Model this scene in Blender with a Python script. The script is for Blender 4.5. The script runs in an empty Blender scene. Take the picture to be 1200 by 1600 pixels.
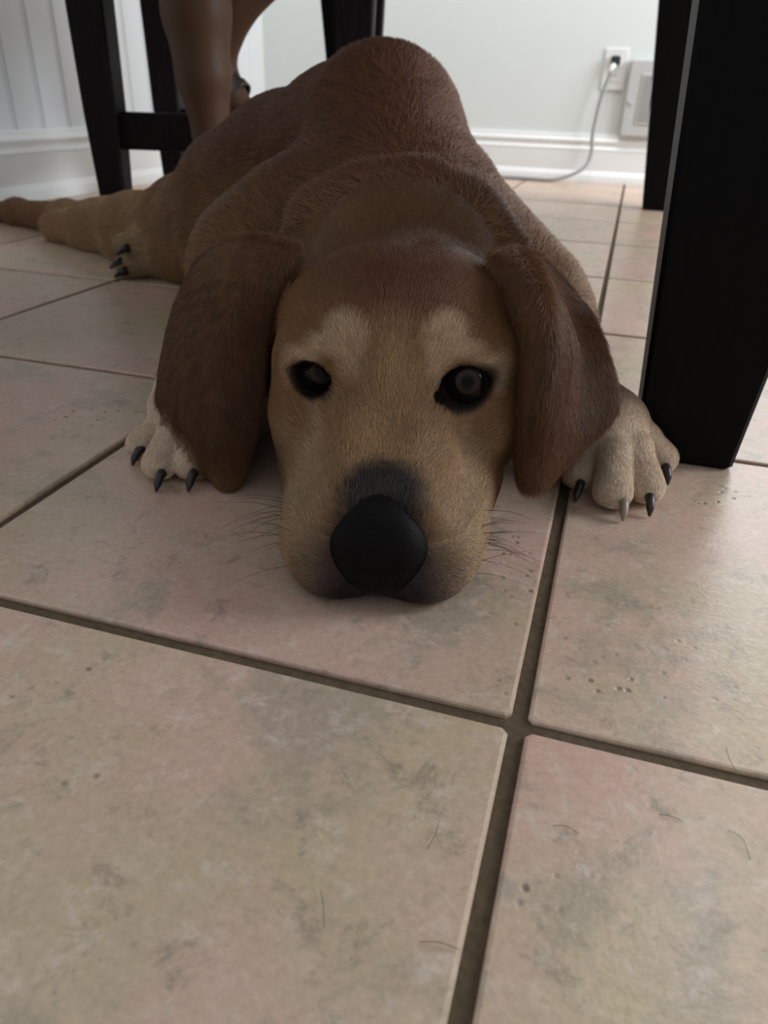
import bpy, bmesh, math, random
import numpy as np
from mathutils import Matrix, Vector

# ------------------------------------------------------------------ camera, world, lights, exposure
SC = bpy.context.scene
COL = SC.collection
CAM_H = 0.2366
FPX = 1145.0
_D = np.array([-.0346, 1., 649.24 / FPX]); _D /= np.linalg.norm(_D)      # world down, in camera axes (x right, y down, z forward)
_F = np.array([400., -635., FPX]); _F = _F - _D * (_F @ _D); _F /= np.linalg.norm(_F)   # world +Y (along the tile rows)
_R = np.cross(_D, _F)                                                     # world +X
cam_data = bpy.data.cameras.new('camera')
cam = bpy.data.objects.new('camera', cam_data); COL.objects.link(cam)
cx = Vector((_R[0], _F[0], -_D[0])); cy = -Vector((_R[1], _F[1], -_D[1])); cz = -Vector((_R[2], _F[2], -_D[2]))
m = Matrix.Identity(4)
for i in range(3):
    m[i][0], m[i][1], m[i][2] = cx[i], cy[i], cz[i]
m.translation = (0, 0, CAM_H)
cam.matrix_world = m
cam_data.sensor_fit = 'HORIZONTAL'; cam_data.sensor_width = 36.0
cam_data.lens = FPX * 36.0 / 1200.0
cam_data.clip_start = 0.01
cam_data.dof.use_dof = True
cam_data.dof.focus_distance = 0.395
cam_data.dof.aperture_fstop = 15.0
SC.camera = cam

SC.view_settings.view_transform = 'Standard'
SC.view_settings.look = 'None'
SC.view_settings.exposure = 0.0
SC.view_settings.gamma = 1.0
SC.view_settings.use_curve_mapping = False

world = bpy.data.worlds.new('world'); SC.world = world
world.use_nodes = True
world.node_tree.nodes['Background'].inputs[0].default_value = (0.92, 0.95, 1.0, 1)
world.node_tree.nodes['Background'].inputs[1].default_value = 0.42

def area(name, loc, target, sx, sy, power, color):
    L = bpy.data.lights.new(name, 'AREA'); L.shape = 'RECTANGLE'; L.size = sx; L.size_y = sy
    L.energy = power; L.color = color
    o = bpy.data.objects.new(name, L); COL.objects.link(o)
    o.location = loc
    o.rotation_euler = (Vector(target) - Vector(loc)).to_track_quat('-Z', 'Y').to_euler()
    return o
# daylight of the windows on the right side of the room, and an unseen overhead fill added to brighten the back wall
area('window_daylight', (2.35, 1.5, 1.3), (-0.6, 2.4, 0.4), 1.4, 1.3, 74, (0.90, 0.95, 1.0))
area('wall_fill_light', (0.2, 1.9, 2.45), (0.2, 2.1, 0.0), 1.4, 0.8, 40, (1.0, 0.98, 0.96))

def at(px, py, Y):
    """A point of the photograph pushed out to the depth Y (metres along the tile rows)."""
    r = np.array([px - 600., py - 800., FPX]); p = r * (Y / (r @ _F))
    return (p @ _R, Y, CAM_H - p @ _D)
def atz(px, py, Z):
    r = np.array([px - 600., py - 800., FPX]); p = r * ((CAM_H - Z) / (r @ _D))
    return (p @ _R, p @ _F, Z)

# ------------------------------------------------------------------ helpers
def tag(o, label=None, cat=None, group=None, kind=None):
    if label: o['label'] = label
    if cat: o['category'] = cat
    if group: o['group'] = group
    if kind: o['kind'] = kind
    return o
def empty(name, loc, label, cat, group=None, rz=0):
    o = bpy.data.objects.new(name, None); COL.objects.link(o)
    o.location = loc; o.rotation_euler = (0, 0, rz); o.empty_display_size = 0.05
    return tag(o, label, cat, group)
def link(name, me, mat=None, parent=None):
    o = bpy.data.objects.new(name, me); COL.objects.link(o)
    if mat is not None and not me.materials: me.materials.append(mat)
    if parent is not None:
        o.parent = parent
        o.matrix_parent_inverse = Matrix.Identity(4)
    return o
def from_bm(name, bm, mat, parent=None, smooth=False):
    me = bpy.data.meshes.new(name); bm.normal_update(); bm.to_mesh(me); bm.free()
    if smooth:
        for p in me.polygons: p.use_smooth = True
    return link(name, me, mat, parent)
def world_child(o, parent):
    """o was built in world coordinates: keep it there under its parent (parents here are only translated / turned)."""
    mw = Matrix.Translation(parent.location) @ parent.rotation_euler.to_matrix().to_4x4()
    o.parent = parent; o.matrix_parent_inverse = mw.inverted()
    return o
def box_bm(x0, x1, y0, y1, z0, z1, bev=0.0, seg=2):
    bm = bmesh.new()
    bmesh.ops.create_cube(bm, size=1)
    for v in bm.verts:
        v.co = Vector(((x0 + x1) / 2 + v.co.x * (x1 - x0), (y0 + y1) / 2 + v.co.y * (y1 - y0), (z0 + z1) / 2 + v.co.z * (z1 - z0)))
    if bev > 0:
        bmesh.ops.bevel(bm, geom=list(bm.edges), offset=bev, segments=seg, affect='EDGES', profile=0.5)
    return bm
def loft_bm(rings, cap=True):
    bm = bmesh.new(); vr = []
    for ring in rings: vr.append([bm.verts.new(p) for p in ring])
    n = len(vr[0])
    for a, b in zip(vr[:-1], vr[1:]):
        for i in range(n):
            bm.faces.new((a[i], a[(i + 1) % n], b[(i + 1) % n], b[i]))
    if cap:
        bm.faces.new(vr[0][::-1]); bm.faces.new(vr[-1])
    bmesh.ops.recalc_face_normals(bm, faces=bm.faces)
    return bm
def catmull(pts, n):
    P = [np.array(p, float) for p in pts]; P = [2 * P[0] - P[1]] + P + [2 * P[-1] - P[-2]]
    out = []
    for i in range(1, len(P) - 2):
        for k in range(n):
            t = k / n
            out.append(0.5 * ((2 * P[i]) + (-P[i - 1] + P[i + 1]) * t + (2 * P[i - 1] - 5 * P[i] + 4 * P[i + 1] - P[i + 2]) * t * t + (-P[i - 1] + 3 * P[i] - 3 * P[i + 1] + P[i + 2]) * t ** 3))
    out.append(P[-2]); return out
def tube_bm(path, radii, sides=8, bm=None):
    """A tube along path; radii a number or one per point."""
    if np.isscalar(radii): radii = [radii] * len(path)
    path = [Vector(p) for p in path]
    up = Vector((0, 0, 1)); rings = []
    for i, p in enumerate(path):
        d = (path[min(i + 1, len(path) - 1)] - path[max(i - 1, 0)]).normalized()
        a = d.cross(up)
        if a.length < 1e-3: a = d.cross(Vector((1, 0, 0)))
        a.normalize(); b = d.cross(a).normalized()
        rings.append([p + (a * math.cos(2 * math.pi * k / sides) + b * math.sin(2 * math.pi * k / sides)) * radii[i] for k in range(sides)])
    if bm is None: return loft_bm(rings)
    b2 = loft_bm(rings); me = bpy.data.meshes.new('t'); b2.to_mesh(me); b2.free(); bm.from_mesh(me); bpy.data.meshes.remove(me)
    return bm

# ------------------------------------------------------------------ materials
def mat_new(name):
    m = bpy.data.materials.new(name); m.use_nodes = True
    return m, m.node_tree, m.node_tree.nodes['Principled BSDF']
def simple(name, col, rough=0.5, metal=0.0, noise=0.0, scale=40, bump=0.0, spec=0.5, sub=0):
    m, nt, b = mat_new(name)
    b.inputs['Base Color'].default_value = (*col, 1); b.inputs['Roughness'].default_value = rough
    b.inputs['Metallic'].default_value = metal; b.inputs['Specular IOR Level'].default_value = spec
    if sub:
        b.inputs['Subsurface Weight'].default_value = sub; b.inputs['Subsurface Scale'].default_value = 0.01
    if noise or bump:
        tc = nt.nodes.new('ShaderNodeNewGeometry')
        n = nt.nodes.new('ShaderNodeTexNoise'); n.inputs['Scale'].default_value = scale; n.inputs['Detail'].default_value = 5
        nt.links.new(tc.outputs['Position'], n.inputs['Vector'])
        if noise:
            mx = nt.nodes.new('ShaderNodeMixRGB'); mx.inputs[1].default_value = (*[c * (1 - noise) for c in col], 1)
            mx.inputs[2].default_value = (*[min(1, c * (1 + noise)) for c in col], 1)
            nt.links.new(n.outputs[0], mx.inputs[0]); nt.links.new(mx.outputs[0], b.inputs['Base Color'])
        if bump:
            bp = nt.nodes.new('ShaderNodeBump'); bp.inputs['Strength'].default_value = bump; bp.inputs['Distance'].default_value = 0.001
            nt.links.new(n.outputs[0], bp.inputs['Height']); nt.links.new(bp.outputs[0], b.inputs['Normal'])
    return m

def tile_material():
    m, nt, b = mat_new('ceramic_tile'); N = nt.nodes.new; K = nt.links.new
    geo = N('ShaderNodeNewGeometry'); oi = N('ShaderNodeObjectInfo')
    sc = N('ShaderNodeVectorMath'); sc.operation = 'SCALE'; sc.inputs[3].default_value = 37.0
    cmb = N('ShaderNodeCombineXYZ'); K(oi.outputs['Random'], cmb.inputs[0]); K(oi.outputs['Random'], cmb.inputs[1])
    K(cmb.outputs[0], sc.inputs[0])
    ad = N('ShaderNodeVectorMath'); ad.operation = 'ADD'; K(geo.outputs['Position'], ad.inputs[0]); K(sc.outputs[0], ad.inputs[1])
    def noise(scale, det=6, rough=0.6, dist=0.0):
        n = N('ShaderNodeTexNoise'); n.inputs['Scale'].default_value = scale; n.inputs['Detail'].default_value = det
        n.inputs['Roughness'].default_value = rough; n.inputs['Distortion'].default_value = dist
        K(ad.outputs[0], n.inputs['Vector']); return n.outputs[0]
    def ramp(src, stops):
        r = N('ShaderNodeValToRGB'); K(src, r.inputs[0]); e = r.color_ramp.elements
        while len(e) < len(stops): e.new(0.5)
        for x, (p, c) in zip(e, stops): x.position = p; x.color = (*c, 1)
        return r.outputs[0]
    def mix(f, a, c, mode='MIX', fac=None):
        x = N('ShaderNodeMixRGB'); x.blend_type = mode
        if f is None: x.inputs[0].default_value = fac
        else: K(f, x.inputs[0])
        K(a, x.inputs[1])
        if isinstance(c, tuple): x.inputs[2].default_value = (*c, 1)
        else: K(c, x.inputs[2])
        return x.outputs[0]
    base = ramp(noise(7, 4, 0.55), [(0.30, (0.50, 0.405, 0.25)), (0.46, (0.55, 0.405, 0.295)), (0.56, (0.59, 0.405, 0.315)), (0.70, (0.62, 0.395, 0.320))])
    c = mix(ramp(noise(12, 6, 0.7, 0.25), [(0.53, (0, 0, 0)), (0.62, (0.60,) * 3)]), base, (0.34, 0.30, 0.225))   # grey-green cloud stains
    c = mix(ramp(noise(42, 8, 0.78, 0.4), [(0.55, (0, 0, 0)), (0.66, (0.75,) * 3)]), c, (0.29, 0.235, 0.18))           # darker veins
    c = mix(ramp(noise(60, 8, 0.78, 0.3), [(0.52, (0, 0, 0)), (0.66, (0.65,) * 3)]), c, (0.66, 0.55, 0.46))           # pale chalky flecks
    # fine grain
    g = ramp(noise(260, 4, 0.7), [(0.25, (0.80,) * 3), (0.75, (1.14,) * 3)])
    c = mix(None, c, g, 'MULTIPLY', 0.85)
    # sparse little pits
    vo = N('ShaderNodeTexVoronoi'); vo.inputs['Scale'].default_value = 120; K(ad.outputs[0], vo.inputs['Vector'])
    pit = ramp(vo.outputs['Distance'], [(0.10, (1,) * 3), (0.24, (0,) * 3)])
    pm = ramp(noise(9, 2, 0.5), [(0.60, (0,) * 3), (0.66, (1,) * 3)])
    pf = mix(None, pit, pm, 'MULTIPLY', 1.0)
    c = mix(pf, c, (0.17, 0.13, 0.105))
    # tile to tile difference
    hs = N('ShaderNodeHueSaturation'); mr = N('ShaderNodeMapRange'); mr.inputs[3].default_value = 0.93; mr.inputs[4].default_value = 1.06
    K(oi.outputs['Random'], mr.inputs[0]); K(mr.outputs[0], hs.inputs['Value']); K(c, hs.inputs['Color'])
    K(hs.outputs[0], b.inputs['Base Color'])
    rr = N('ShaderNodeMapRange'); rr.inputs[3].default_value = 0.20; rr.inputs[4].default_value = 0.40; K(noise(30, 5, 0.7), rr.inputs[0]); K(rr.outputs[0], b.inputs['Roughness'])
    b.inputs['Specular IOR Level'].default_value = 0.45
    b1 = N('ShaderNodeBump'); b1.inputs['Strength'].default_value = 0.5; b1.inputs['Distance'].default_value = 0.0009; K(noise(38, 6, 0.6), b1.inputs['Height'])
    b2 = N('ShaderNodeBump'); b2.inputs['Strength'].default_value = 0.3; b2.inputs['Distance'].default_value = 0.0005; K(noise(420, 3, 0.6), b2.inputs['Height'])
    b3 = N('ShaderNodeBump'); b3.invert = True; b3.inputs['Strength'].default_value = 0.6; b3.inputs['Distance'].default_value = 0.0008; K(pf, b3.inputs['Height'])
    K(b1.outputs[0], b2.inputs['Normal']); K(b2.outputs[0], b3.inputs['Normal']); K(b3.outputs[0], b.inputs['Normal'])
    return m

def wood_dark(name, col):
    m, nt, b = mat_new(name); N = nt.nodes.new; K = nt.links.new
    geo = N('ShaderNodeNewGeometry'); mp = N('ShaderNodeMapping'); mp.inputs['Scale'].default_value = (60, 60, 5)
    K(geo.outputs['Position'], mp.inputs[0])
    n = N('ShaderNodeTexNoise'); n.inputs['Scale'].default_value = 3; n.inputs['Detail'].default_value = 6; K(mp.outputs[0], n.inputs['Vector'])
    r = N('ShaderNodeValToRGB'); K(n.outputs[0], r.inputs[0])
    r.color_ramp.elements[0].position = 0.3; r.color_ramp.elements[0].color = (*[c * 0.6 for c in col], 1)
    r.color_ramp.elements[1].position = 0.75; r.color_ramp.elements[1].color = (*[c * 1.4 for c in col], 1)
    K(r.outputs[0], b.inputs['Base Color']); b.inputs['Roughness'].default_value = 0.5
    b.inputs['Specular IOR Level'].default_value = 0.10
    bp = N('ShaderNodeBump'); bp.inputs['Strength'].default_value = 0.25; bp.inputs['Distance'].default_value = 0.0004; K(n.outputs[0], bp.inputs['Height']); K(bp.outputs[0], b.inputs['Normal'])
    return m

M_TILE = tile_material()
M_GROUT = simple('grout', (0.112, 0.080, 0.052), 0.95, noise=0.45, scale=240, bump=1.0, spec=0.15)
M_WALL = simple('wall_paint', (0.71, 0.745, 0.725), 0.6, noise=0.02, scale=3, bump=0.05)
M_BOARD = simple('beadboard_paint', (0.72, 0.74, 0.76), 0.5, noise=0.03, scale=8, bump=0.05)
M_TRIM = simple('trim_paint', (0.80, 0.81, 0.80), 0.35, noise=0.02, scale=8)
M_BLACK = wood_dark('black_stained_wood', (0.0028, 0.0026, 0.0028))
M_ESP = wood_dark('espresso_wood', (0.013, 0.008, 0.0095))
M_PLATE = simple('outlet_plastic', (0.80, 0.80, 0.77), 0.3, noise=0.01)
M_PLUG = simple('dark_plug_plastic', (0.03, 0.03, 0.03), 0.4, noise=0.1)
M_CORD = simple('grey_cord', (0.30, 0.30, 0.30), 0.5, noise=0.08, scale=90)
M_BOXG = simple('grey_painted_box', (0.50, 0.51, 0.50), 0.5, noise=0.03)
M_SLOT = simple('slot_grey', (0.22, 0.22, 0.22), 0.5, noise=0.05)
M_STEEL = simple('steel', (0.6, 0.6, 0.6), 0.3, 1.0, noise=0.05)
M_SKIN = simple('skin', (0.085, 0.042, 0.023), 0.5, noise=0.12, scale=35, bump=0.1, sub=0.05, spec=0.2)
M_CLOTH = simple('dark_shorts_cloth', (0.03, 0.03, 0.045), 0.9, noise=0.2, scale=200, bump=0.4)
M_STRAP = simple('sandal_leather', (0.03, 0.02, 0.014), 0.5, noise=0.25, scale=120, bump=0.3)
M_CUSH = simple('seat_upholstery', (0.05, 0.035, 0.03), 0.8, noise=0.2, scale=150, bump=0.4)

# ------------------------------------------------------------------ floor of ceramic tiles on a grout bed
T = 0.33; GX = -0.0051; GY = 0.2424; GW = 0.0072
WY = 2.863; WX = -1.33
floor = from_bm('floor', box_bm(WX - 0.1, 2.4, -0.95, WY + 0.1, -0.03, -0.0028), M_GROUT)
tag(floor, kind='structure')
def tile_mesh():
    h = (T - GW) / 2; rings = []
    for ins, z in ((0.0, -0.012), (0.0, -0.0014), (0.0006, -0.0005), (0.0018, -0.0001)):
        c = h - ins; r = 0.0025
        pts = []
        for sx, sy in ((1, 1), (-1, 1), (-1, -1), (1, -1)):
            if (sx, sy) in ((1, 1), (-1, -1)): pts += [(sx * c, sy * (c - r), z), (sx * (c - r), sy * c, z)]
            else: pts += [(sx * (c - r), sy * c, z), (sx * c, sy * (c - r), z)]
        rings.append(pts)
    bm = loft_bm(rings, cap=False)
    bm.verts.ensure_lookup_table()
    top = [v for v in bm.verts if abs(v.co.z + 0.0001) < 1e-6]
    n = 8; tl = bm.verts[len(bm.verts) - n:]
    cv = bm.verts.new((0, 0, 0.0))
    for i in range(n): bm.faces.new((tl[i], tl[(i + 1) % n], cv))
    bmesh.ops.recalc_face_normals(bm, faces=bm.faces)
    me = bpy.data.meshes.new('tile'); bm.to_mesh(me); bm.free(); me.materials.append(M_TILE)
    return me
TILE = tile_mesh()
rnd = random.Random(7)
ix0 = math.ceil((WX - GX) / T) - 1; ix1 = 6
iy0 = -3; iy1 = math.floor((WY - GY) / T) + 1
for iy in range(iy0, iy1):
    for ix in range(ix0, ix1):
        o = bpy.data.objects.new('tile', TILE); COL.objects.link(o)
        o.location = (GX + (ix + .5) * T, GY + (iy + .5) * T, rnd.uniform(-0.0003, 0.0003))
        o.rotation_euler = (rnd.uniform(-.0012, .0012), rnd.uniform(-.0012, .0012), rnd.choice((0, 1, 2, 3)) * math.pi / 2)
        o.parent = floor

# ------------------------------------------------------------------ walls, beadboard and baseboards
wall_back = tag(from_bm('wall_back', box_bm(WX - 0.12, 2.4, WY, WY + 0.1, -0.03, 2.5), M_WALL), kind='structure')
wall_left = tag(from_bm('wall_left', box_bm(WX - 0.1, WX - 0.006, -0.95, WY, -0.03, 2.5), M_WALL), kind='structure')
# beadboard boards of the left wall, 93 mm pitch, a bead and a groove at each joint
PB = 0.0925
def board_mesh():
    w = PB; x = 0.0                                  # profile across (along Y), depth d towards the room
    prof = [(0.0, -0.004), (0.0008, -0.0015), (0.003, 0.0), (0.0065, 0.0), (0.0085, -0.0015), (0.0095, -0.004), (0.0112, -0.004),
            (0.0125, -0.0006), (0.0145, 0.0), (w - 0.0022, 0.0), (w - 0.0008, -0.0012), (w - 0.0002, -0.004)]
    me = bpy.data.meshes.new('board'); V = []; Fc = []
    for z in (0.10, 1.0):
        V += [(d, y, z) for y, d in prof]
        V += [(-0.006, w - 0.0002, z), (-0.006, 0, z)]
    n = len(V) // 2
    for i in range(n): Fc.append((i, (i + 1) % n, n + (i + 1) % n, n + i))
    Fc.append(tuple(range(n))[::-1]); Fc.append(tuple(range(n, 2 * n)))
    me.from_pydata(V, [], Fc); me.update(); me.materials.append(M_BOARD)
    bm = bmesh.new(); bm.from_mesh(me); bmesh.ops.recalc_face_normals(bm, faces=bm.faces); bm.to_mesh(me); bm.free()
    return me
BOARD = board_mesh()
y = 1.5277 - 26 * PB
while y + PB < WY:
    if y > -0.95:
        o = bpy.data.objects.new('board', BOARD); COL.objects.link(o); o.location = (WX, y, 0); o.parent = wall_left
    y += PB
BASE = [(0, 0), (0.026, 0), (0.026, 0.010), (0.024, 0.022), (0.018, 0.032), (0.0150, 0.036), (0.0150, 0.098), (0.0165, 0.1005), (0.0150, 0.104),
        (0.011, 0.110), (0.0105, 0.1145), (0.0125, 0.120), (0.0150, 0.1245), (0.0150, 0.128), (0.012, 0.132), (0.0085, 0.138), (0.0075, 0.144), (0.006, 0.147), (0, 0.147)]
bb = from_bm('baseboard_back', loft_bm([[(x, WY - d, z) for d, z in BASE] for x in (WX, 2.4)]), M_TRIM); tag(bb, kind='structure')
bl = from_bm('baseboard_left', loft_bm([[(WX + d, yy, z) for d, z in BASE] for yy in (-0.95, WY)]), M_TRIM); tag(bl, kind='structure')
bpy.data.objects['baseboard_back']['label'] = 'white moulded baseboard along the back wall'

# window in the back wall above the outlet, out of the frame but mirrored by the glossy tiles
win = from_bm('window_1', box_bm(0.02, 1.28, WY - 0.025, WY, 0.72, 0.76, 0.003), M_TRIM); tag(win, kind='structure')
for a in ((0.02, 0.08, 0.76, 2.06), (1.22, 1.28, 0.76, 2.06), (0.08, 1.22, 2.0, 2.06), (0.63, 0.67, 0.76, 2.0), (0.08, 1.22, 1.38, 1.41)):
    o = from_bm('window_frame', box_bm(a[0], a[1], WY - 0.020, WY, a[2], a[3], 0.003), M_TRIM); o.parent = win
M_SKY = bpy.data.materials.new('daylight_pane'); M_SKY.use_nodes = True
bs = M_SKY.node_tree.nodes['Principled BSDF']; bs.inputs['Base Color'].default_value = (0.8, 0.85, 0.9, 1)
bs.inputs['Emission Color'].default_value = (0.88, 0.94, 1.0, 1); bs.inputs['Emission Strength'].default_value = 3.2
o = from_bm('window_pane', box_bm(0.08, 1.22, WY - 0.008, WY - 0.004, 0.76, 2.0), M_SKY); o.parent = win

# ------------------------------------------------------------------ outlet, plug with cord, wall box
ol = empty('wall_outlet', (-0.098, WY, 0.335), 'white electrical outlet plate on back wall with a plug in its upper socket', 'outlet')
def rel(o): return o
bm = box_bm(-0.036, 0.036, -0.007, 0.0, -0.058, 0.058, 0.0025)
from_bm('cover_plate', bm, M_PLATE, ol)
for z in (0.021, -0.021):
    bm = box_bm(-0.017, 0.017, -0.0095, -0.006, z - 0.0145, z + 0.0145, 0.0015)
    s = from_bm('socket', bm, M_PLATE, ol)
    for sx in (-0.0065, 0.0065):
        from_bm('slot', box_bm(sx - 0.001, sx + 0.001, -0.0101, -0.009, z - 0.001, z + 0.008), M_PLUG, s)
from_bm('screw', tube_bm([(0, -0.006, 0), (0, -0.0085, 0)], 0.003, 10), M_STEEL, ol)
pc = empty('power_cord', (-0.1, WY - 0.03, 0.0), 'grey power cord hanging from the outlet and curling onto the floor', 'cord')
plug = from_bm('plug', box_bm(-0.125 + 0.012, -0.083, WY - 0.034, WY - 0.0102, 0.345, 0.372, 0.006, 3), M_PLUG); world_child(plug, pc)
collar = from_bm('strain_relief', tube_bm([(-0.101, WY - 0.027, 0.349), (-0.108, WY - 0.031, 0.330), (-0.112, WY - 0.031, 0.322)], [0.0095, 0.0075, 0.005], 12), M_PLATE, None, True); world_child(collar, pc)
pl = [at(*p) for p in ((957, 108, 2.832), (944, 138, 2.825), (934, 172, 2.822), (926, 210, 2.820), (924, 238, 2.812), (916, 258, 2.80), (900, 270, 2.785))]
pts = [tuple(p) for p in pl] + [(-0.235, 2.775, 0.0085), (-0.32, 2.785, 0.0062), (-0.42, 2.79, 0.0062), (-0.60, 2.74, 0.0062)]
cord = from_bm('cord', tube_bm(catmull(pts, 6), 0.0058, 10), M_CORD, None, True); world_child(cord, pc)
wb = empty('wall_box', (0.012, WY, 0.25), 'grey rectangular wall box with a dark vertical slot beside the outlet', 'wall box')
bxm = box_bm(-0.062, 0.062, -0.034, 0.0, -0.105, 0.113, 0.006, 3)
from_bm('housing', bxm, M_BOXG, wb)
fr = from_bm('slot_frame', box_bm(-0.020, 0.050, -0.0375, -0.033, -0.068, 0.075, 0.002), M_BOXG, wb)
from_bm('grille', box_bm(-0.013, 0.043, -0.0382, -0.0370, -0.060, 0.068, 0.0005), M_SLOT, fr)
for k in range(6):
    from_bm('slat', box_bm(-0.010 + k * 0.0093, -0.006 + k * 0.0093, -0.0400, -0.0380, -0.058, 0.066, 0.0006), M_BOXG, fr)
from_bm('latch', box_bm(-0.050, -0.038, -0.0385, -0.033, -0.012, -0.002, 0.0015), M_BOXG, wb)

# ------------------------------------------------------------------ dining table (black tapered legs; the dog lies under its top, which is above the frame)
tb = empty('dining_table', (-0.28, 1.35, 0), 'black dining table with square tapered legs, thick near leg right of the dog', 'table')
def taper_leg(x0, x1, y0, y1, tx0, tx1, ty0, ty1, z1, r=0.003):
    def ring(a0, a1, b0, b1, z):
        return [(a0 + r, b0, z), (a1 - r, b0, z), (a1, b0 + r, z), (a1, b1 - r, z), (a1 - r, b1, z), (a0 + r, b1, z), (a0, b1 - r, z), (a0, b0 + r, z)]
    rg = []
    i = 0.0025
    rg.append(ring(x0 + i, x1 - i, y0 + i, y1 - i, 0.0))
    rg.append(ring(x0, x1, y0, y1, 0.003))
    rg.append(ring(tx0, tx1, ty0, ty1, z1))
    return loft_bm(rg)
LT = 0.745
legs = [((0.041, 0.112, 0.549, 0.620), (-0.004, 0.172, 0.549, 0.700)),
        ((0.0507, 0.1217, 2.155, 2.226), (-0.030, 0.150, 2.080, 2.226)),
        ((-0.760, -0.689, 0.549, 0.620), (-0.820, -0.644, 0.549, 0.700)),
        ((-0.790, -0.719, 2.155, 2.226), (-0.840, -0.664, 2.080, 2.226))]
for k, (bq, tq) in enumerate(legs):
    o = from_bm('leg', taper_leg(*bq, *tq, LT - 0.028), M_BLACK); world_child(o, tb)
for a in ((-0.60, 0.0, 0.56, 0.585), (-0.62, -0.03, 2.19, 2.215), (0.10, 0.125, 0.70, 2.08), (-0.79, -0.765, 0.70, 2.08)):
    o = from_bm('apron', box_bm(*a, LT - 0.085, LT - 0.028, 0.002), M_BLACK); world_child(o, tb)
o = from_bm('tabletop', box_bm(-0.85, 0.185, 0.53, 2.25, LT - 0.028, LT, 0.004), M_BLACK); world_child(o, tb)

# ------------------------------------------------------------------ dining chair by the left wall
A = np.array([-0.943, 1.325]); Mc = np.array([-0.500, 1.445]); dxy = np.array([-0.090, 0.405])
ang = math.atan2(Mc[1] - A[1], Mc[0] - A[0])
W_ = float(np.linalg.norm(Mc - A)); Dp = 0.415; LW = 0.064
ch = empty('dining_chair', (A[0], A[1], 0), 'dark wooden dining chair with thick square legs by the left wall, person sitting on it', 'chair', rz=ang)
def cleg(x, y, top):
    w0, w1 = LW * 0.36, LW * 0.62
    r = 0.004
    rg = []
    for z, w in ((0.0, w0), (0.20, w0 + (w1 - w0) * .45), (top, w1)):
        rg.append([(x - w + r, y - w, z), (x + w - r, y - w, z), (x + w, y - w + r, z), (x + w, y + w - r, z), (x + w - r, y + w, z), (x - w + r, y + w, z), (x - w, y + w - r, z), (x - w, y - w + r, z)])
    return loft_bm(rg)
for (x, y, top) in ((0, 0, 0.90), (W_, 0, 0.45), (0, Dp, 0.90), (W_, Dp, 0.45)):
    from_bm('leg', cleg(x, y, top), M_ESP, ch)
for y in (0, Dp):
    from_bm('stretcher', box_bm(0.012, W_ - 0.012, y - 0.012, y + 0.016, 0.135, 0.198, 0.006, 3), M_ESP, ch)
from_bm('stretcher', box_bm(-0.012, 0.012, 0.02, Dp - 0.02, 0.150, 0.190, 0.004), M_ESP, ch)
for y in (-0.005, Dp + 0.005):
    from_bm('apron', box_bm(0.02, W_ - 0.02, y - 0.011, y + 0.011, 0.425, 0.452, 0.002), M_ESP, ch)
for x in (0.0, W_ - 0.0):
    from_bm('apron', box_bm(x - 0.011, x + 0.011, 0.02, Dp - 0.02, 0.425, 0.452, 0.002), M_ESP, ch)
from_bm('seat', box_bm(0.032, W_ + 0.035, -0.03, Dp + 0.03, 0.452, 0.487, 0.015, 3), M_CUSH, ch, True)
for z in (0.62, 0.74, 0.86):
    from_bm('back_rail', box_bm(-0.010, 0.010, 0.01, Dp - 0.01, z, z + 0.05, 0.004), M_ESP, ch)

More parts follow.
